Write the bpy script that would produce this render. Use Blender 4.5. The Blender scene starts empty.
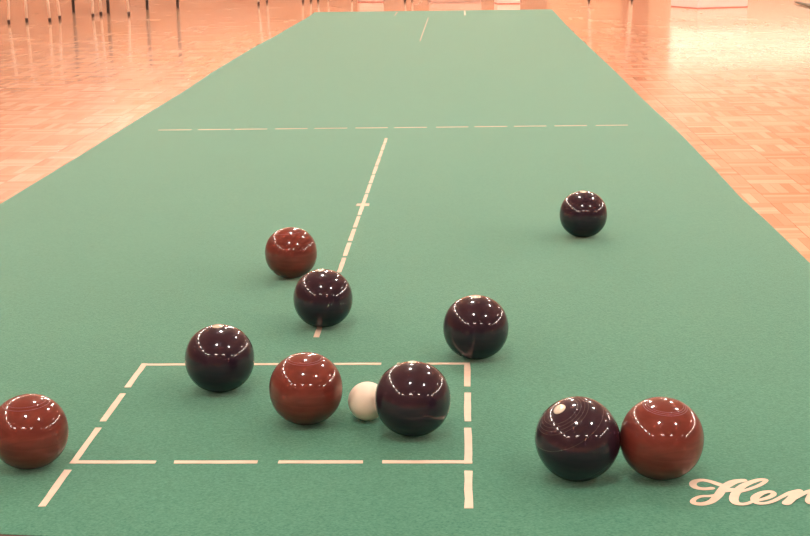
import bpy, bmesh, math, random
from mathutils import Vector, Matrix
random.seed(7)
PI = math.pi
COL = bpy.context.scene.collection
S = 0.72                                   # eye height above the mat, metres
F_PX, PITCH, YAW, ROLL = 1355.6, 0.24919, 0.04524, -0.01728
FLOOR_Z = -0.005

# ------------------------------------------------------------------ camera
Fd = Vector((-math.sin(YAW)*math.cos(PITCH), math.cos(YAW)*math.cos(PITCH), -math.sin(PITCH)))
R0 = Vector((math.cos(YAW), math.sin(YAW), 0)); U0 = R0.cross(Fd)
Rt = R0*math.cos(ROLL) + U0*math.sin(ROLL)
Up = -R0*math.sin(ROLL) + U0*math.cos(ROLL)
EYE = Vector((0, 0, S))
cd = bpy.data.cameras.new('camera'); cam = bpy.data.objects.new('camera', cd); COL.objects.link(cam)
cd.sensor_width = 36; cd.sensor_fit = 'HORIZONTAL'; cd.lens = F_PX*36/810; cd.clip_start = .05; cd.clip_end = 200
M = Matrix((Rt, Up, -Fd)).transposed().to_4x4(); M.translation = EYE
cam.matrix_world = M
bpy.context.scene.camera = cam

def ground(x, y, z=0.0):
    d = Fd + Rt*((x-405)/F_PX) - Up*((y-268)/F_PX)
    return EYE + d*((z-S)/d.z)

# ------------------------------------------------------------------ materials
def nodes(name):
    m = bpy.data.materials.new(name); m.use_nodes = True
    nt = m.node_tree; b = nt.nodes['Principled BSDF']
    return m, nt, b
def N(nt, typ, **kw):
    n = nt.nodes.new(typ)
    for k, v in kw.items():
        if hasattr(n, k): setattr(n, k, v)
    return n
def plain(name, col, rough=.5, metal=0, spec=.5, noise=0, scale=30, coat=0):
    m, nt, b = nodes(name)
    b.inputs['Base Color'].default_value = (*col, 1); b.inputs['Roughness'].default_value = rough
    b.inputs['Metallic'].default_value = metal; b.inputs['Specular IOR Level'].default_value = spec
    b.inputs['Coat Weight'].default_value = coat; b.inputs['Coat Roughness'].default_value = .04
    if noise:
        tc = N(nt, 'ShaderNodeTexCoord'); nz = N(nt, 'ShaderNodeTexNoise'); nz.inputs['Scale'].default_value = scale
        nz.inputs['Detail'].default_value = 5
        r = N(nt, 'ShaderNodeValToRGB')
        r.color_ramp.elements[0].position = .3; r.color_ramp.elements[1].position = .7
        r.color_ramp.elements[0].color = (*[c*(1-noise) for c in col], 1)
        r.color_ramp.elements[1].color = (*[min(1, c*(1+noise)) for c in col], 1)
        nt.links.new(tc.outputs['Object'], nz.inputs['Vector']); nt.links.new(nz.outputs['Fac'], r.inputs['Fac'])
        nt.links.new(r.outputs['Color'], b.inputs['Base Color'])
    return m
def glow(name, col, st):
    m, nt, b = nodes(name)
    b.inputs['Base Color'].default_value = (.8, .8, .8, 1)
    b.inputs['Emission Color'].default_value = (*col, 1); b.inputs['Emission Strength'].default_value = st
    return m

def felt():
    m, nt, b = nodes('green_felt')
    L = nt.links.new
    tc = N(nt, 'ShaderNodeTexCoord')
    n1 = N(nt, 'ShaderNodeTexNoise'); n1.inputs['Scale'].default_value = 300; n1.inputs['Detail'].default_value = 3
    n2 = N(nt, 'ShaderNodeTexNoise'); n2.inputs['Scale'].default_value = 5; n2.inputs['Detail'].default_value = 4
    L(tc.outputs['Object'], n1.inputs['Vector']); L(tc.outputs['Object'], n2.inputs['Vector'])
    r = N(nt, 'ShaderNodeValToRGB'); e = r.color_ramp.elements
    e[0].position = .3; e[0].color = (*MAT_A, 1); e[1].position = .7; e[1].color = (*MAT_B, 1)
    L(n1.outputs['Fac'], r.inputs['Fac'])
    mx = N(nt, 'ShaderNodeMix', data_type='RGBA', blend_type='MULTIPLY'); mx.inputs['Factor'].default_value = 1
    r2 = N(nt, 'ShaderNodeValToRGB'); r2.color_ramp.elements[0].position = .3; r2.color_ramp.elements[1].position = .7
    r2.color_ramp.elements[0].color = (.93, .94, .95, 1); r2.color_ramp.elements[1].color = (1, 1, 1, 1)
    L(n2.outputs['Fac'], r2.inputs['Fac']); L(r.outputs['Color'], mx.inputs['A']); L(r2.outputs['Color'], mx.inputs['B'])
    L(mx.outputs['Result'], b.inputs['Base Color'])
    b.inputs['Roughness'].default_value = .95; b.inputs['Specular IOR Level'].default_value = .1
    b.inputs['Sheen Weight'].default_value = SHEEN; b.inputs['Sheen Roughness'].default_value = .35
    b.inputs['Sheen Tint'].default_value = (.62, 1, .82, 1)
    bp = N(nt, 'ShaderNodeBump'); bp.inputs['Strength'].default_value = .25; bp.inputs['Distance'].default_value = .002
    L(n1.outputs['Fac'], bp.inputs['Height']); L(bp.outputs['Normal'], b.inputs['Normal'])
    return m

def parquet():
    m, nt, b = nodes('mosaic_parquet')
    L = nt.links.new
    def mth(op, a, bb=None, c=None):
        n = N(nt, 'ShaderNodeMath', operation=op)
        for i, v in enumerate((a, bb, c)):
            if v is None: continue
            if isinstance(v, (int, float)): n.inputs[i].default_value = v
            else: L(v, n.inputs[i])
        return n.outputs[0]
    tc = N(nt, 'ShaderNodeTexCoord'); sp = N(nt, 'ShaderNodeSeparateXYZ'); L(tc.outputs['Object'], sp.inputs[0])
    s = .135
    X = mth('DIVIDE', sp.outputs[0], s); Y = mth('DIVIDE', sp.outputs[1], s)
    cx = mth('FLOOR', X); cy = mth('FLOOR', Y); fx = mth('FRACT', X); fy = mth('FRACT', Y)
    par = mth('PINGPONG', mth('ADD', cx, cy), 1)
    u = mth('ADD', mth('MULTIPLY', fy, mth('SUBTRACT', 1, par)), mth('MULTIPLY', fx, par))   # across the fingers
    v = mth('ADD', mth('MULTIPLY', fx, mth('SUBTRACT', 1, par)), mth('MULTIPLY', fy, par))   # along
    u5 = mth('MULTIPLY', u, 5); fi = mth('FLOOR', u5); fu = mth('FRACT', u5)
    cmb = N(nt, 'ShaderNodeCombineXYZ'); L(cx, cmb.inputs[0]); L(cy, cmb.inputs[1]); L(fi, cmb.inputs[2])
    wn = N(nt, 'ShaderNodeTexWhiteNoise', noise_dimensions='3D'); L(cmb.outputs[0], wn.inputs['Vector'])
    cmb2 = N(nt, 'ShaderNodeCombineXYZ'); L(cx, cmb2.inputs[0]); L(cy, cmb2.inputs[1])
    wn2 = N(nt, 'ShaderNodeTexWhiteNoise', noise_dimensions='3D'); L(cmb2.outputs[0], wn2.inputs['Vector'])
    val = mth('ADD', mth('MULTIPLY', wn.outputs['Value'], .72), mth('MULTIPLY', wn2.outputs['Value'], .28))
    # grain
    gv = N(nt, 'ShaderNodeCombineXYZ'); L(mth('MULTIPLY', u5, 3), gv.inputs[0]); L(mth('MULTIPLY', v, 1.2), gv.inputs[1]); L(wn.outputs['Value'], gv.inputs[2])
    gn = N(nt, 'ShaderNodeTexNoise'); gn.inputs['Scale'].default_value = 2; gn.inputs['Detail'].default_value = 3; L(gv.outputs[0], gn.inputs['Vector'])
    val = mth('ADD', val, mth('MULTIPLY', mth('SUBTRACT', gn.outputs['Fac'], .5), .25))
    r = N(nt, 'ShaderNodeValToRGB'); e = r.color_ramp.elements
    e[0].position = .05; e[0].color = (*WOOD[0], 1); e[1].position = .95; e[1].color = (*WOOD[2], 1)
    k = e.new(.5); k.color = (*WOOD[1], 1)
    L(val, r.inputs['Fac'])
    gap = mth('MULTIPLY', mth('GREATER_THAN', fu, .035), mth('MULTIPLY', mth('GREATER_THAN', v, .01), mth('LESS_THAN', v, .99)))
    mx = N(nt, 'ShaderNodeMix', data_type='RGBA'); L(gap, mx.inputs['Factor']); mx.inputs['A'].default_value = (.50, .24, .12, 1)
    L(r.outputs['Color'], mx.inputs['B']); L(mx.outputs['Result'], b.inputs['Base Color'])
    ln = N(nt, 'ShaderNodeTexNoise'); ln.inputs['Scale'].default_value = 2.2; ln.inputs['Detail'].default_value = 4
    L(tc.outputs['Object'], ln.inputs['Vector'])
    rr = N(nt, 'ShaderNodeMapRange'); rr.inputs['To Min'].default_value = .10; rr.inputs['To Max'].default_value = .20
    L(ln.outputs['Fac'], rr.inputs['Value']); L(rr.outputs['Result'], b.inputs['Roughness'])
    b.inputs['Specular IOR Level'].default_value = FLOOR_SPEC
    b.inputs['Coat Weight'].default_value = .28; b.inputs['Coat Roughness'].default_value = .075
    bp = N(nt, 'ShaderNodeBump'); bp.inputs['Strength'].default_value = .03; bp.inputs['Distance'].default_value = .0003
    L(wn.outputs['Value'], bp.inputs['Height']); L(bp.outputs['Normal'], b.inputs['Normal'])
    bc = N(nt, 'ShaderNodeBump'); bc.inputs['Strength'].default_value = .09; bc.inputs['Distance'].default_value = .0006
    L(val, bc.inputs['Height']); L(bc.outputs['Normal'], b.inputs['Coat Normal'])
    return m

def bowl_mat(name, c0, c1):
    m, nt, b = nodes(name); L = nt.links.new
    tc = N(nt, 'ShaderNodeTexCoord')
    mp = N(nt, 'ShaderNodeMapping'); mp.inputs['Scale'].default_value = (14, 14, 60)
    nz = N(nt, 'ShaderNodeTexNoise'); nz.inputs['Scale'].default_value = 1; nz.inputs['Detail'].default_value = 5; nz.inputs['Distortion'].default_value = 1.2
    r = N(nt, 'ShaderNodeValToRGB'); e = r.color_ramp.elements
    e[0].position = .32; e[0].color = (*c0, 1); e[1].position = .68; e[1].color = (*c1, 1)
    L(tc.outputs['Object'], mp.inputs['Vector']); L(mp.outputs['Vector'], nz.inputs['Vector']); L(nz.outputs['Fac'], r.inputs['Fac'])
    L(r.outputs['Color'], b.inputs['Base Color'])
    b.inputs['Roughness'].default_value = .35; b.inputs['Coat Weight'].default_value = 1; b.inputs['Coat Roughness'].default_value = .03
    b.inputs['Coat IOR'].default_value = 1.47; b.inputs['Specular IOR Level'].default_value = .08
    return m

MAT_A, MAT_B, SHEEN = (.030, .160, .103), (.084, .262, .178), 1.0
WOOD = [(.72, .37, .21), (.82, .47, .29), (.95, .62, .42)]
FLOOR_SPEC = .5
EXPOSURE = 0.34
LAMP, STRIP, WIN = 190, 130, 1.25
m_felt = felt(); m_floor = parquet()
m_line = plain('cream_tape', (.76, .62, .49), .7, noise=.05, scale=60)
m_under = plain('dark_backing', (.10, .045, .035), .9)
m_black = bowl_mat('black_bowl', (.013, .007, .017), (.026, .012, .022))
m_red = bowl_mat('maroon_bowl', (.112, .021, .016), (.17, .035, .025))
m_groove = plain('red_groove', (.20, .07, .12), .4, coat=1)
m_grooveb = plain('black_groove', (.022, .011, .011), .4, coat=1)
m_disc = plain('pale_disc_glint', (.80, .72, .58), .25, coat=1)  # pale mount colour; also paints in the glint at the bowl tops
m_disc_red = plain('maroon_disc', (.22, .05, .06), .3, coat=1)
m_jack = plain('cream_jack', (.95, .84, .68), .45, noise=.03, scale=40)
m_white_tube = plain('cream_tube', (.86, .74, .64), .35)
m_dark_tube = plain('dark_tube', (.05, .045, .05), .35, metal=.3)
m_rubber = plain('dark_rubber', (.05, .025, .02), .6)
m_seat = plain('brown_seat', (.50, .28, .18), .7, noise=.1)
m_seatd = plain('charcoal_seat', (.06, .05, .05), .7, noise=.1)
m_white = plain('white_plastic', (.92, .86, .80), .5)
m_seam_shade = plain('pink_seam_shade', (.75, .25, .2), .6)  # pinkish base line; also paints the shadow at the foot of the small boxes
m_bar = plain('grey_green_metal', (.12, .13, .09), .5)
m_wall = plain('tan_wall', (.34, .20, .14), .8, noise=.06, scale=6)
m_cream = plain('cream_wall', (.66, .44, .30), .8, noise=.04, scale=5)
m_farwall = plain('tan_far_wall', (.62, .36, .22), .8, noise=.05, scale=5)
m_lowwall = plain('brown_panelling', (.30, .14, .08), .6, noise=.1, scale=8)
m_ceil = plain('cream_ceiling', (.62, .46, .36), .9)
m_trim = plain('dark_wood_trim', (.38, .13, .06), .5)
m_lamp = glow('lamp_glow', (1, .93, .84), LAMP)
m_strip = glow('tube_glow', (1, .93, .85), STRIP)
m_win = glow('window_glow', (1, .84, .62), WIN)
m_house = plain('grey_metal', (.45, .42, .40), .5)

# ------------------------------------------------------------------ mesh helpers
def obj(name, bm, mat, parent=None, smooth=False):
    me = bpy.data.meshes.new(name)
    if smooth:
        for f in bm.faces: f.smooth = True
    bm.to_mesh(me); bm.free(); me.materials.append(mat)
    o = bpy.data.objects.new(name, me); COL.objects.link(o)
    if parent: o.parent = parent
    return o
def tag(o, label, cat, group=None, kind=None):
    o['label'] = label; o['category'] = cat
    if group: o['group'] = group
    if kind: o['kind'] = kind
    return o
def empty(name, loc):
    o = bpy.data.objects.new(name, None); COL.objects.link(o); o.location = loc; o.empty_display_size = .1
    return o
def box(bm, c, s, rot=None, bevel=0):
    t = bmesh.new(); bmesh.ops.create_cube(t, size=1)
    bmesh.ops.scale(t, vec=s, verts=t.verts)
    if bevel: bmesh.ops.bevel(t, geom=t.edges[:], offset=bevel, segments=2, affect='EDGES', profile=.5)
    if rot: bmesh.ops.rotate(t, cent=(0, 0, 0), matrix=rot, verts=t.verts)
    bmesh.ops.translate(t, vec=c, verts=t.verts)
    me = bpy.data.meshes.new('t'); t.to_mesh(me); t.free(); bm.from_mesh(me); bpy.data.meshes.remove(me)
def struct(name, c, s, mat):
    bm = bmesh.new(); box(bm, (0, 0, 0), s); o = obj(name, bm, mat); o.location = c; o['kind'] = 'structure'; return o
def tube(bm, pts, r, seg=12, cap=True):
    """smooth tube through pts; r a number or a list"""
    pts = [Vector(p) for p in pts]; rings = []
    rs = r if isinstance(r, (list, tuple)) else [r]*len(pts)
    for i, p in enumerate(pts):
        d = (pts[min(i+1, len(pts)-1)] - pts[max(i-1, 0)]).normalized()
        a = d.orthogonal().normalized() if i == 0 else (rings_a - d*rings_a.dot(d)).normalized()
        rings_a = a; b = d.cross(a)
        rings.append([bm.verts.new(p + (a*math.cos(2*PI*k/seg) + b*math.sin(2*PI*k/seg))*rs[i]) for k in range(seg)])
    for i in range(len(rings)-1):
        for k in range(seg):
            bm.faces.new((rings[i][k], rings[i][(k+1) % seg], rings[i+1][(k+1) % seg], rings[i+1][k]))
    if cap: bm.faces.new(rings[0][::-1]); bm.faces.new(rings[-1])
    bmesh.ops.recalc_face_normals(bm, faces=bm.faces[:])
def lathe(bm, prof, seg=96):
    rings = []
    for r, z in prof:
        if r < 1e-6: rings.append([bm.verts.new((0, 0, z))])
        else: rings.append([bm.verts.new((r*math.cos(2*PI*k/seg), r*math.sin(2*PI*k/seg), z)) for k in range(seg)])
    for a, b in zip(rings, rings[1:]):
        for k in range(seg):
            k2 = (k+1) % seg
            if len(a) == 1: bm.faces.new((a[0], b[k], b[k2]))
            elif len(b) == 1: bm.faces.new((a[k], b[0], a[k2]))
            else: bm.faces.new((a[k], b[k], b[k2], a[k2]))
    bmesh.ops.recalc_face_normals(bm, faces=bm.faces[:])

# ------------------------------------------------------------------ the hall
WX0, WX1, WY0, WY1, CZ = -6.8, 16.5, -6.6, 25.5, 4.75
def plane_struct(name, w, d, loc, mat, thick=.1):
    bm = bmesh.new(); box(bm, (0, 0, -thick/2), (w, d, thick)); o = obj(name, bm, mat); o.location = loc; o['kind'] = 'structure'; return o
cxm, cym = (WX0+WX1)/2, (WY0+WY1)/2
plane_struct('floor', WX1-WX0, WY1-WY0, (cxm, cym, FLOOR_Z), m_floor)
plane_struct('ceiling', WX1-WX0, WY1-WY0, (cxm, cym, CZ+.1), m_ceil)
T = .15
struct('wall_left', (WX0-T/2, cym, CZ/2), (T, WY1-WY0, CZ), m_wall)
struct('wall_right', (WX1+T/2, cym, CZ/2), (T, WY1-WY0, CZ), m_wall)
struct('wall_back', (cxm, WY0-T/2, CZ/2), (WX1-WX0, T, CZ), m_wall)
struct('wall_far', (cxm, WY1+T/2, CZ/2), (WX1-WX0, T, CZ), m_farwall)
struct('trim_4', ((3.4+WX1)/2, WY1-.008, CZ/2), (WX1-3.4, .016, CZ-.01), m_cream)
struct('trim_1', (WX0+.02, cym, .6), (.04, WY1-WY0-.1, 1.2), m_lowwall)
struct('trim_2', ((WX0+1.6)/2, WY1-.02, .6), (1.6-WX0-.1, .04, 1.2), m_lowwall)
struct('trim_3', (3.16, WY1-.06, CZ/2), (.47, .12, CZ-.02), m_trim)
def window(n, x0, x1, z0, z1):
    r = empty('window_%d' % n, ((x0+x1)/2, WY1-.02, z0)); r['kind'] = 'structure'
    bm = bmesh.new(); box(bm, (0, 0, (z1-z0)/2), (x1-x0, .02, z1-z0)); obj('pane', bm, m_win, r)
    bm = bmesh.new(); w = x1-x0; h = z1-z0
    for c, s in (((0, -.02, 0), (w+.1, .06, .06)), ((0, -.02, h), (w+.1, .06, .06)), ((-w/2, -.02, h/2), (.02, .06, h)), ((w/2, -.02, h/2), (.02, .06, h))):
        box(bm, c, s)
    obj('window_frame', bm, m_white, r)
xw = 3.8
for i in range(2):
    window(i+1, xw, xw+5.9, 1.3, 1.95); xw += 6.0

# lamps --------------------------------------------------------------
def hang_lamp(x, y, first=[None]):
    if first[0] is None:
        r = empty('ceiling_lamp', (x, y, CZ))
        bm = bmesh.new(); lathe(bm, [(0, 0), (.05, 0), (.07, -.05), (.24, -.16), (.25, -.17), (.235, -.17), (.06, -.06), (0, -.06)], 32); obj('lamp_shade', bm, m_house, r, True)
        bm = bmesh.new(); lathe(bm, [(0, -.07), (.08, -.085), (.205, -.15), (.205, -.165), (0, -.18)], 32); obj('bulb', bm, m_lamp, r, True)
        first[0] = r
    else:
        r = first[0].copy(); COL.objects.link(r); r.location = (x, y, CZ)
        for ch in first[0].children:
            c = ch.copy(); COL.objects.link(c); c.parent = r
    tag(r, 'round metal ceiling lamp hanging in the hall above the mat', 'lamp', 'round ceiling lamps')
for y in (-.1, 5.2, 10.5, 15.8, 21.1):
    for x in (-.55, 3.1): hang_lamp(x, y)
for y in (5.2, 15.8): hang_lamp(9.5, y)
def tube_lamp(x, y, along, ln, first={}):
    key = (along, ln)
    if key not in first:
        r = empty('tube_lamp', (x, y, CZ-.05))
        bm = bmesh.new(); box(bm, (0, 0, 0), (ln, .12, .05) if along == 'x' else (.12, ln, .05)); obj('housing', bm, m_house, r)
        bm = bmesh.new(); h = ln/2-.04
        tube(bm, [(-h, 0, -.06), (h, 0, -.06)] if along == 'x' else [(0, -h, -.06), (0, h, -.06)], .028); obj('tube', bm, m_strip, r, True)
        first[key] = r
    else:
        r = first[key].copy(); COL.objects.link(r); r.location = (x, y, CZ-.05)
        for ch in first[key].children:
            c = ch.copy(); COL.objects.link(c); c.parent = r
    tag(r, 'long tube lamp fixed under the ceiling along the wall', 'lamp', 'tube lamps around the ceiling')
for x in (-5.2, -.7, 3.4, 10.6): tube_lamp(x, WY0+.3, 'x', 1.5)
for k in range(12): tube_lamp(WX0+.4, -4.7+k*2.6, 'y', 1.3)
for k in range(7): tube_lamp(WX1-.4, -4.5+k*4.4, 'y', 3.6)
for k in range(2): tube_lamp(-4.8+k*4, WY1-.5, 'x', 3.4)

# ------------------------------------------------------------------ the mat
mat_root = empty('bowls_mat', (-.26, 6.5, FLOOR_Z))
tag(mat_root, 'long green felt carpet bowls mat with cream markings, laid on the parquet floor', 'mat')
MO = Vector((-.26, 6.5, FLOOR_Z))
left = [(-1.262, 1.6), (-1.258, 2.6), (-1.257, 3.557), (-1.256, 4.23), (-1.262, 5.4), (-1.262, 5.98), (-1.279, 7.0), (-1.279, 8.2), (-1.258, 9.39), (-1.245, 11.1), (-1.255, 11.64)]
right = [(.739, 1.6), (.739, 2.875), (.739, 3.13), (.733, 3.595), (.739, 3.88), (.746, 4.68), (.739, 5.71), (.742, 6.72), (.737, 7.9), (.731, 9.33), (.742, 11.56)]
def smooth_edge(pts, n=60):
    out = []
    for i in range(n+1):
        y = pts[0][1] + (pts[-1][1]-pts[0][1])*i/n
        for (xa, ya), (xb, yb) in zip(pts, pts[1:]):
            if ya <= y <= yb+1e-9:
                t = (y-ya)/(yb-ya); t = t*t*(3-2*t); out.append((xa+(xb-xa)*t, y)); break
    return out
def slab(bm, outline, z0, z1):
    a = [bm.verts.new((x, y, z0)) for x, y in outline]; b = [bm.verts.new((x, y, z1)) for x, y in outline]
    bm.faces.new(b); bm.faces.new(a[::-1]); n = len(a)
    for i in range(n): bm.faces.new((a[i], a[(i+1) % n], b[(i+1) % n], b[i]))
le, re_ = smooth_edge(left), smooth_edge(right)
near_l, near_r = 1.564, 1.401
bm = bmesh.new()
outline = [(-1.262, near_l)] + le + re_[::-1] + [(.739, near_r)]
rows = [((-1.262, near_l+.012), (.739, near_r-.005))] + list(zip(le, re_))
top = [[bm.verts.new((l[0]+(r[0]-l[0])*k/8-MO.x, l[1]+(r[1]-l[1])*k/8-MO.y, -MO.z)) for k in range(9)] for l, r in rows]
bot = [[bm.verts.new((l[0]+(r[0]-l[0])*k/8-MO.x, l[1]+(r[1]-l[1])*k/8-MO.y, .0002)) for k in range(9)] for l, r in rows]
for i in range(len(rows)-1):
    for k in range(8):
        bm.faces.new((top[i][k], top[i][k+1], top[i+1][k+1], top[i+1][k]))
    bm.faces.new((bot[i][0], top[i][0], top[i+1][0], bot[i+1][0])); bm.faces.new((top[i][8], bot[i][8], bot[i+1][8], top[i+1][8]))
for k in range(8):
    bm.faces.new((bot[0][k], bot[0][k+1], top[0][k+1], top[0][k])); bm.faces.new((top[-1][k], top[-1][k+1], bot[-1][k+1], bot[-1][k]))
bmesh.ops.recalc_face_normals(bm, faces=bm.faces[:])
obj('felt_surface', bm, m_felt, mat_root)
bm = bmesh.new(); box(bm, (0, 0, .0022), (2.0, .03, .004), Matrix.Rotation(math.atan2(near_r-near_l-.017, 2.0), 3, 'Z')); bmesh.ops.translate(bm, verts=bm.verts, vec=(0, (near_l+.012+near_r-.005)/2-.014-MO.y, 0)); e = obj('end_binding', bm, m_under, mat_root); e['label'] = 'dark binding along the near end'

LZ0, LZ1 = -MO.z-.0002, -MO.z+.0006
ZO = [0]
def dash(bm, x0, x1, y0, y1, j=.0006):
    pts = []
    for ax, ay, bx, by in ((x0, y0, x1, y0), (x1, y0, x1, y1), (x1, y1, x0, y1), (x0, y1, x0, y0)):
        n = max(1, int(math.hypot(bx-ax, by-ay)/.03))
        for i in range(n):
            t = i/n; pts.append((ax+(bx-ax)*t+random.uniform(-j, j)-MO.x, ay+(by-ay)*t+random.uniform(-j, j)-MO.y))
    ZO[0] = (ZO[0]+1) % 5; slab(bm, pts, LZ0, LZ1+ZO[0]*.00008)
def gx(x, y): return ground(x, y).x
def gy(x, y): return ground(x, y).y
w = .0105
BL, BR = -.5500, .0088          # outer sides of the box
BN, BF = 1.7365, 2.176          # near and far outer edges
bm = bmesh.new()
P, D0 = .1450, .0295
# near line dashes (with the corner blocks)
xs = [(BL, gx(156.3, 462)), (gx(174.3, 462), gx(257.8, 462)), (gx(278.2, 462), gx(363, 462)), (gx(382.5, 462), BR)]
for a, b in xs: dash(bm, a, b, BN+.001, BN+w)
for a, b in xs: dash(bm, a, b, BF-w*.85, BF)
ys = [(gy(470, 386.5), BF), (gy(470, 421.4), gy(470, 393)), (BN, gy(470, 428)), (gy(470, 508.5), gy(470, 471.2))]
for a, b in ys: dash(bm, BR-w, BR, a, b)
ysl = [(gy(125, 387.5), BF), (gy(105, 421.5), gy(122, 393.8)), (BN, gy(97, 428)), (gy(42, 506.8), gy(66, 470))]
for a, b in ysl: dash(bm, BL, BL+w*.9, a, b)
obj('box_line', bm, m_line, mat_root)
bm = bmesh.new()
XC = -.2672
edges = [337, 325, 321.8, 308, 305, 291, 288, 274.5]
yv = [gy(344, 257.6)]
y0 = gy(315.5, 337.3)
per = .1454
yb = gy(350, 242)           # a gap centre
g0 = yb - 6*per
for k in range(0, 18):
    a = g0 + k*per + .009; b = g0 + (k+1)*per - .009
    if b < y0 + .10: continue
    if a < y0 + .13: a = y0
    if a > gy(387.6, 138.5): break
    b = min(b, gy(387.6, 138.3))
    dash(bm, XC-.0048, XC+.0048, a, b)
dash(bm, gx(356.3, 205.3), gx(369.3, 205), gy(363, 206), gy(363, 203.8))
obj('centre_line', bm, m_line, mat_root)
bm = bmesh.new()
for x in (158.4, 198, 234.5, 275, 314.6, 355.5, 394.5, 436, 474.5, 514, 554.5, 595.8):
    fy = 130.3-5.4*(x-158.4)/469.9; x1 = x+32.3
    dash(bm, gx(x, fy), gx(x1, fy), gy(393, 127.7)-.0055, gy(393, 127.7)+.0065)
obj('transverse_line', bm, m_line, mat_root)
bm = bmesh.new()
dash(bm, -.2735, -.2675, 8.6, 10.75)
dash(bm, -.553, -.543, 11.05, 11.5); dash(bm, .010, .020, 10.95, 11.5)
obj('far_line', bm, m_line, mat_root)

# lettering: brush strokes (crop pixels) laid on the mat
def cr(p, n=7):
    out = []
    q = [p[0]] + p + [p[-1]]
    for i in range(1, len(q)-2):
        for k in range(n):
            t = k/n; a, b, c, d = [Vector(q[i+j-1]) for j in range(4)]
            out.append(.5*((2*b)+(c-a)*t+(2*a-5*b+4*c-d)*t*t+(3*b-a-3*c+d)*t**3))
    out.append(Vector(p[-1])); return out
def brush(bm, pts, z):
    # pts: (cropx, cropy, width in mm)
    g = []
    for x, y, wd in pts:
        q = ground(680+x/6.231, 465+y/6.231); g.append((q.x-MO.x, q.y-MO.y, wd/1000))
    s = cr(g); L_, R_ = [], []
    z0 = z
    for i, p in enumerate(s):
        z = z0 + .0002*i/len(s)
        a, b = s[max(i-1, 0)], s[min(i+1, len(s)-1)]
        d = Vector((b.x-a.x, b.y-a.y)); d.normalize(); n = Vector((-d.y, d.x))*p.z*.54
        L_.append(bm.verts.new((p.x+n.x, p.y+n.y, z))); R_.append(bm.verts.new((p.x-n.x, p.y-n.y, z)))
    for i in range(len(s)-1): bm.faces.new((L_[i], R_[i], R_[i+1], L_[i+1]))
    for idx in (0, -1):
        p = s[idx]; z = z0 + (.00004 if idx == 0 else .00026); c = bm.verts.new((p.x, p.y, z)); ring = [bm.verts.new((p.x+math.cos(2*PI*k/16)*p.z/2, p.y+math.sin(2*PI*k/16)*p.z/2, z)) for k in range(16)]
        for k in range(16): bm.faces.new((c, ring[k], ring[(k+1) % 16]))
STROKES = [
 [(200,146,8),(150,150,8),(100,142,9),(80,122,9),(95,103,9),(140,96,8),(190,105,8),(240,122,9),(290,136,9)],
 [(398,98,9),(345,105,11),(305,122,12),(268,150,11),(235,195,11),(195,230,9),(145,245,9),(100,243,9),(80,232,7),(92,214,6),(130,199,6),(190,196,6),(235,188,6)],
 [(270,165,9),(300,160,11),(345,158,9)],
 [(345,175,8),(385,168,6),(440,152,6),(500,128,6),(535,103,6),(520,95,7),(480,100,8),(430,117,9),(385,140,10),(350,175,11),(335,212,11),(345,238,10),(380,249,8),(425,243,6),(460,228,5),(505,221,6),(550,208,7),(582,190,7),(575,174,7),(545,172,8),(505,182,9),(470,205,10),(465,228,9),(490,243,8),(540,242,6),(590,226,6),(640,200,6),(690,177,7),(745,165,8)],
 [(745,168,9),(715,192,11),(690,220,11),(662,245,11)],
 [(668,243,6),(720,212,6),(775,182,7),(815,170,9),(828,180,11),(818,205,11),(806,232,10),(822,246,8),(855,236,5)],
]
bm = bmesh.new()
for i, s_ in enumerate(STROKES): brush(bm, s_, -MO.z+.0004+i*.00025)
bmesh.ops.recalc_face_normals(bm, faces=bm.faces[:])
bm.normal_update()
for f in bm.faces:
    if f.normal.z < 0: f.normal_flip()
o = obj('lettering', bm, m_line, mat_root); o['label'] = 'cream script letters Hen'

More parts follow.
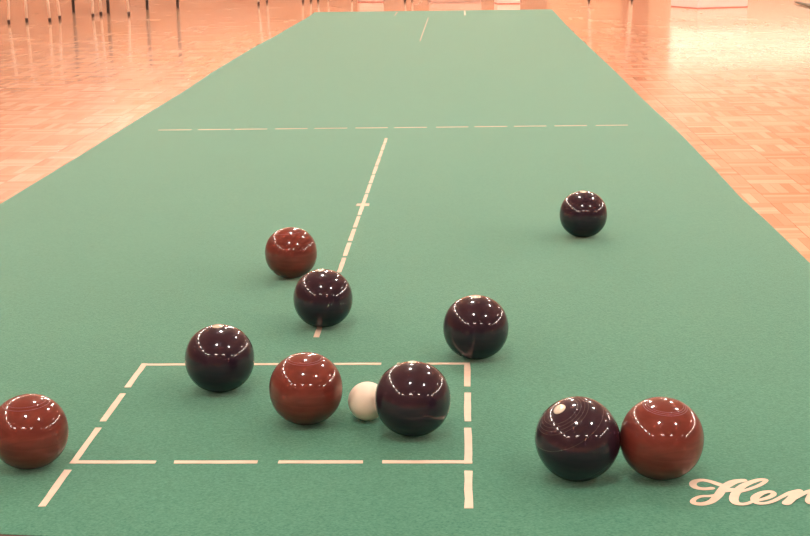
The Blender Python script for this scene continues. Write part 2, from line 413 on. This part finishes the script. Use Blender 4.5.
# ------------------------------------------------------------------ bowls
def view_frame(x, y):
    v = (Fd + Rt*((x-405)/F_PX) - Up*((y-268)/F_PX)).normalized()
    u = (Up - v*Up.dot(v)).normalized(); return v, v.cross(u), u
def bowl(name, px, py, rpx, axis, mat, label, group, rings=(), disc=None, disc_r=.17, ringmat=None, pol=.975):
    """biased bowl: body of revolution flattened at its poles; axis = (x, y) of the pole on the visible disc of the ball"""
    v, r0, u0 = view_frame(px, py)
    ax = r0*axis[0] + u0*axis[1] - v*math.sqrt(max(0, 1-axis[0]**2-axis[1]**2)); ax.normalize()
    R = .054
    for _ in range(12):
        hz = R*math.sqrt((pol*ax.z)**2 + (1-ax.z**2))
        c = ground(px, py, hz); dist = (c-EYE).dot(Fd); R = rpx/F_PX*dist*.998
    root = empty(name, (c.x, c.y, 0)); root.location = (c.x, c.y, 0)
    rot = ax.to_track_quat('Z', 'Y').to_matrix().to_4x4(); rot.translation = (0, 0, hz-.0004)
    prof = []
    n = 64
    for i in range(n+1):
        th = PI*i/n
        # superellipse: fuller shoulder, flatter pole
        s_, c_ = math.sin(th), math.cos(th); e_ = 2/2.12
        rr = R*abs(s_)**e_; zz = R*pol*math.copysign(abs(c_)**e_, c_)
        if i in (0, n): rr = 0
        prof.append((rr, zz))
    bm = bmesh.new(); lathe(bm, prof); bm.transform(rot); o = obj('body', bm, mat, root, True)
    for deg in rings:
        th = math.radians(deg)
        for sgn in (1, -1):
            bm = bmesh.new(); e_ = 2/2.12
            def pt(t): return (R*math.sin(t)**e_, R*pol*math.cos(t)**e_)
            half = .006
            p0, p1, p2 = pt(th-half), pt(th), pt(th+half)
            k = 1.0012
            pr = [(p0[0]*.999, p0[1]*.999), (p0[0]*k, p0[1]*k), (p1[0]*k, p1[1]*k), (p2[0]*k, p2[1]*k), (p2[0]*.999, p2[1]*.999)]
            pr = [(a, b*sgn) for a, b in pr]
            lathe(bm, pr); bm.transform(rot); obj('ring_line', bm, ringmat or m_groove, root, True)
    if disc:
        bm = bmesh.new(); z = R*pol
        lathe(bm, [(0, z+.0012), (R*disc_r*.9, z+.0010), (R*disc_r, z-.0002), (R*disc_r, z-.004), (0, z-.004)], 48); bm.transform(rot); obj('mount_disc', bm, disc, root, True)
    tag(root, label, 'bowl', group)
    return root, R
GB, GR = 'black bowls on the green mat', 'maroon bowls on the green mat'
bowl('bowl', 661.5, 438, 41.9, (.10, .89), m_red, 'glossy maroon bowl with purple ring lines, beside the script lettering', GR, rings=(24, 27, 30))
bowl('bowl', 577.5, 438.5, 42.4, (-.43, .70), m_black, 'glossy black bowl with a white disc, touching the maroon bowl by the lettering', GB, rings=(24, 29, 34, 39, 62), ringmat=m_grooveb, disc=m_disc, disc_r=.155)
bowl('bowl', 412.8, 398.4, 38.0, (-.02, .965), m_black, 'glossy black bowl inside the marked box, right against the small white jack', GB, disc=m_disc, disc_r=.12, pol=.99)
bowl('bowl', 306, 388.2, 36.9, (-.03, .93), m_red, 'glossy maroon bowl inside the marked box, just left of the small white jack', GR, rings=(25, 29))
bowl('bowl', 219.7, 358, 34.7, (-.06, .945), m_black, 'glossy black bowl sitting on the far line of the marked box', GB, disc=m_disc, disc_r=.16)
bowl('bowl', 475.8, 327, 32.9, (0, .955), m_black, 'glossy black bowl just beyond the far right corner of the marked box', GB, disc=m_disc, disc_r=.16)
bowl('bowl', 323, 298, 29.8, (-.1, .965), m_black, 'glossy black bowl standing on the dashed centre line', GB, disc=m_disc, disc_r=.16)
bowl('bowl', 291, 252.5, 26.2, (-.1, .965), m_red, 'glossy maroon bowl left of the centre line, behind the black bowl there', GR, rings=(30,))
bowl('bowl', 583.3, 214, 23.8, (0, .965), m_black, 'glossy black bowl lying alone farthest up the mat, near its right side', GB, disc=m_disc, disc_r=.14)
bowl('bowl', 29.5, 431, 38.3, (-.1, .93), m_red, 'glossy maroon bowl cut off by the left edge of the photo, outside the marked box', GR, rings=(30, 36))
# jack
R = .027
for _ in range(10):
    c = ground(367.3, 400.9, R); R = 19.4/F_PX*(c-EYE).dot(Fd)
bm = bmesh.new(); bmesh.ops.create_icosphere(bm, subdivisions=5, radius=R)
jk = obj('jack', bm, m_jack, None, True); jk.location = (c.x, c.y, R-.0003)
tag(jk, 'small plain white jack ball between a maroon and a black bowl in the marked box', 'ball')

# ------------------------------------------------------------------ chairs
def chair(feet_px, label, group, dark=False, hs=.43, hb=.78, r=.0115):
    """feet_px: front left, front right, rear right, rear left foot (picture), stood on the floor"""
    f = [ground(x, y, FLOOR_Z) for x, y in feet_px]
    c = sum(f, Vector())/4; root = empty('metal_chair', (c.x, c.y, FLOOR_Z))
    q = [Vector((p.x-c.x, p.y-c.y, 0)) for p in f]
    tm = m_dark_tube if dark else m_white_tube
    ctr = Vector((0, 0, 0))
    for i, p in enumerate(q):
        t = ctr + (p-ctr)*.88 + Vector((0, 0, hs))
        if i < 2: pts = [p+Vector((0, 0, .02)), t-(t-p)*.08, t, t+(q[3-i]-p)*.06+Vector((0, 0, .005))]
        else:
            back = (q[2]+q[3]-q[0]-q[1]).normalized()*.05
            pts = [p+Vector((0, 0, .02)), t, t+Vector((0, 0, .1))+back*.3, t+Vector((0, 0, hb-hs))+back]
        bm = bmesh.new(); tube(bm, pts, r); lg = obj('leg', bm, tm, root, True)
        bm = bmesh.new(); tube(bm, [p, p+Vector((0, 0, .004)), p+Vector((0, 0, .022)), p+Vector((0, 0, .032))], [r*1.1, r*1.25, r*1.2, r*1.08]); obj('rubber_foot', bm, m_rubber, lg, True)
    def panel(corners, th):
        bm = bmesh.new(); n = 8; top = []
        for lay in (0, 1):
            g = []
            for a in range(n+1):
                row = []
                for b_ in range(n+1):
                    s_, t_ = a/n, b_/n
                    p = (corners[0]*(1-s_)+corners[1]*s_)*(1-t_) + (corners[3]*(1-s_)+corners[2]*s_)*t_
                    bulge = (1-(2*s_-1)**4)*(1-(2*t_-1)**4)
                    nn = (corners[1]-corners[0]).cross(corners[3]-corners[0]).normalized()
                    row.append(bm.verts.new(p + nn*(th*(.5+.5*bulge) if lay else -th*.3*bulge)))
                g.append(row)
            top.append(g)
            for a in range(n):
                for b_ in range(n): bm.faces.new((g[a][b_], g[a+1][b_], g[a+1][b_+1], g[a][b_+1]))
        A, B = top
        for a in range(n):
            for e1, e2 in (((a, 0), (a+1, 0)), ((a, n), (a+1, n)), ((0, a), (0, a+1)), ((n, a), (n, a+1))):
                bm.faces.new((A[e1[0]][e1[1]], A[e2[0]][e2[1]], B[e2[0]][e2[1]], B[e1[0]][e1[1]]))
        bmesh.ops.recalc_face_normals(bm, faces=bm.faces[:]); return bm
    up = Vector((0, 0, hs))
    obj('seat', panel([q[i]*1.0+up for i in range(4)], .03), m_seatd if dark else m_seat, root, True)
    back = (q[2]+q[3]-q[0]-q[1]).normalized()*.04
    obj('backrest', panel([q[3]*.88+back*.6+Vector((0, 0, hb-.22)), q[2]*.88+back*.6+Vector((0, 0, hb-.22)), q[2]*.88+back+Vector((0, 0, hb)), q[3]*.88+back+Vector((0, 0, hb))], .02), m_seatd if dark else m_seat, root, True)
    tag(root, label, 'chair', group)
    return root
GC = 'metal chairs beyond the mat'
chair([(9, 24), (50, 21.9), (60, 19.6), (27, 22.1)], 'cream-legged metal chair with dark feet, nearest the left edge of the photo', GC, r=.010)
chair([(93, 17.4), (129, 15.7), (128.7, 13.0), (101, 15.6)], 'cream-legged metal chair with dark feet, second from the left edge', GC, r=.010)
def table(feet_px, label, h=.70, r=.016):
    f = [ground(x, y, FLOOR_Z) for x, y in feet_px]
    c = sum(f, Vector())/4; root = empty('side_table', (c.x, c.y, FLOOR_Z))
    q = [Vector((p.x-c.x, p.y-c.y, 0)) for p in f]
    for p in q:
        bm = bmesh.new(); tube(bm, [p, p+Vector((0, 0, .3)), p+Vector((0, 0, h-.02))], [r*.85, r, r*1.05]); obj('leg', bm, m_dark_tube, root, True)
    bm = bmesh.new()
    for a, b in zip(q, q[1:]+q[:1]): tube(bm, [a+Vector((0, 0, h-.045)), b+Vector((0, 0, h-.045))], .012)
    obj('frame', bm, m_dark_tube, root, True)
    bm = bmesh.new(); lo = [bm.verts.new(p*1.2+Vector((0, 0, h-.03))) for p in q]; hi = [bm.verts.new(p*1.2+Vector((0, 0, h))) for p in q]
    bm.faces.new(lo[::-1]); bm.faces.new(hi)
    for k in range(4): bm.faces.new((lo[k], lo[(k+1) % 4], hi[(k+1) % 4], hi[k]))
    bmesh.ops.bevel(bm, geom=bm.edges[:], offset=.005, segments=2, affect='EDGES', profile=.5)
    bmesh.ops.recalc_face_normals(bm, faces=bm.faces[:]); obj('tabletop', bm, m_seat, root)
    tag(root, label, 'table', 'dark-legged tables beyond the mat')
table([(73.8, 12.5), (108.5, 13.3), (108.2, 9.6), (73.6, 9)], 'dark-legged table standing between the two leftmost cream-legged chairs')
table([(147.5, 9.6), (177.8, 8.4), (177.6, 5), (147.2, 6)], 'dark-legged table on bare floor right of the leftmost chairs')
chair([(258.5, 5.4), (303, 3), (311, 1.5), (267, 3.2)], 'light-legged chair at the far left corner of the green mat', GC, r=.009)
chair([(318, 1.2), (352, -.4), (362, -3), (328, -2)], 'light-legged chair behind the far left part of the mat end', GC, r=.009)
chair([(405, 2), (441, .8), (447, -1.5), (412, .2)], 'light-legged chair behind the middle of the mat end', GC, r=.009)
chair([(589, 1.3), (632, 1.5), (630, -2), (588, -2)], 'light-legged chair on the floor right of the far mat corner', GC, r=.009)

# ------------------------------------------------------------------ boxes behind the mat
def carton(name, pts, h, mat, label, seam=None):
    """three floor corners seen (left, near, right) -> box with a lid"""
    a, b, c_ = [ground(x, y, FLOOR_Z) for x, y in pts]; d = a + c_ - b
    ctr = (a+c_)/2; root = empty(name, (ctr.x, ctr.y, FLOOR_Z))
    q = [Vector((p.x-ctr.x, p.y-ctr.y, 0)) for p in (a, b, c_, d)]
    def prism(k, z0, z1, bev):
        bm = bmesh.new(); lo = [bm.verts.new(p*k+Vector((0, 0, z0))) for p in q]; hi = [bm.verts.new(p*k+Vector((0, 0, z1))) for p in q]
        bm.faces.new(lo[::-1]); bm.faces.new(hi)
        for i in range(4): bm.faces.new((lo[i], lo[(i+1) % 4], hi[(i+1) % 4], hi[i]))
        bmesh.ops.bevel(bm, geom=bm.edges[:], offset=bev, segments=2, affect='EDGES', profile=.5)
        bmesh.ops.recalc_face_normals(bm, faces=bm.faces[:]); return bm
    obj('body', prism(.985, .006, h-.03, .006), mat, root)
    obj('lid', prism(1.0, h-.032, h, .006), mat, root)
    obj('base_rim', prism(.99, 0, .007, .002), seam or mat, root)
    tag(root, label, 'box'); return root
carton('storage_box', [(670, 6.7), (697, 8.8), (748.5, 7.2)], .20, m_white, 'white box with two visible sides standing on the parquet right of the mat', m_seam_shade)
carton('storage_box', [(494, 3.0), (497, 4.1), (520.5, 3.9)], .12, m_white, 'small bright white box behind the far end of the mat, right of its middle', m_seam_shade)
carton('storage_box', [(428, 2.4), (430, 2.9), (482, 2.7)], .10, plain('pale_pink', (.75, .50, .42), .5), 'wide pale pink box behind the middle of the far mat end', None)
carton('storage_box', [(357, 2.0), (359, 2.5), (384, 2.2)], .12, plain('dusty_white', (.82, .62, .52), .5), 'small off-white box behind the far end of the mat, left of its middle', m_seam_shade)
a = ground(794.5, 2.8, 0); b = ground(822, 9.5, 0)
bm = bmesh.new(); tube(bm, [a, a.lerp(b, .15), a.lerp(b, .6), b], [.004, .010, .013, .013])
bmesh.ops.translate(bm, verts=bm.verts, vec=(0, 0, .008))
o = obj('metal_rod', bm, m_bar, None, True); tag(o, 'dark grey-green rod lying on the parquet at the upper right edge of the photo', 'rod')

# ------------------------------------------------------------------ world and view
w_ = bpy.data.worlds.new('world'); bpy.context.scene.world = w_; w_.use_nodes = True
w_.node_tree.nodes['Background'].inputs[0].default_value = (.5, .4, .35, 1); w_.node_tree.nodes['Background'].inputs[1].default_value = .2
sc = bpy.context.scene
sc.view_settings.view_transform = 'Standard'; sc.view_settings.look = 'None'; sc.view_settings.gamma = 1
sc.view_settings.use_curve_mapping = False; sc.view_settings.exposure = EXPOSURE
sc.cycles.max_bounces = 6; sc.cycles.sample_clamp_indirect = 6; sc.cycles.sample_clamp_direct = 0
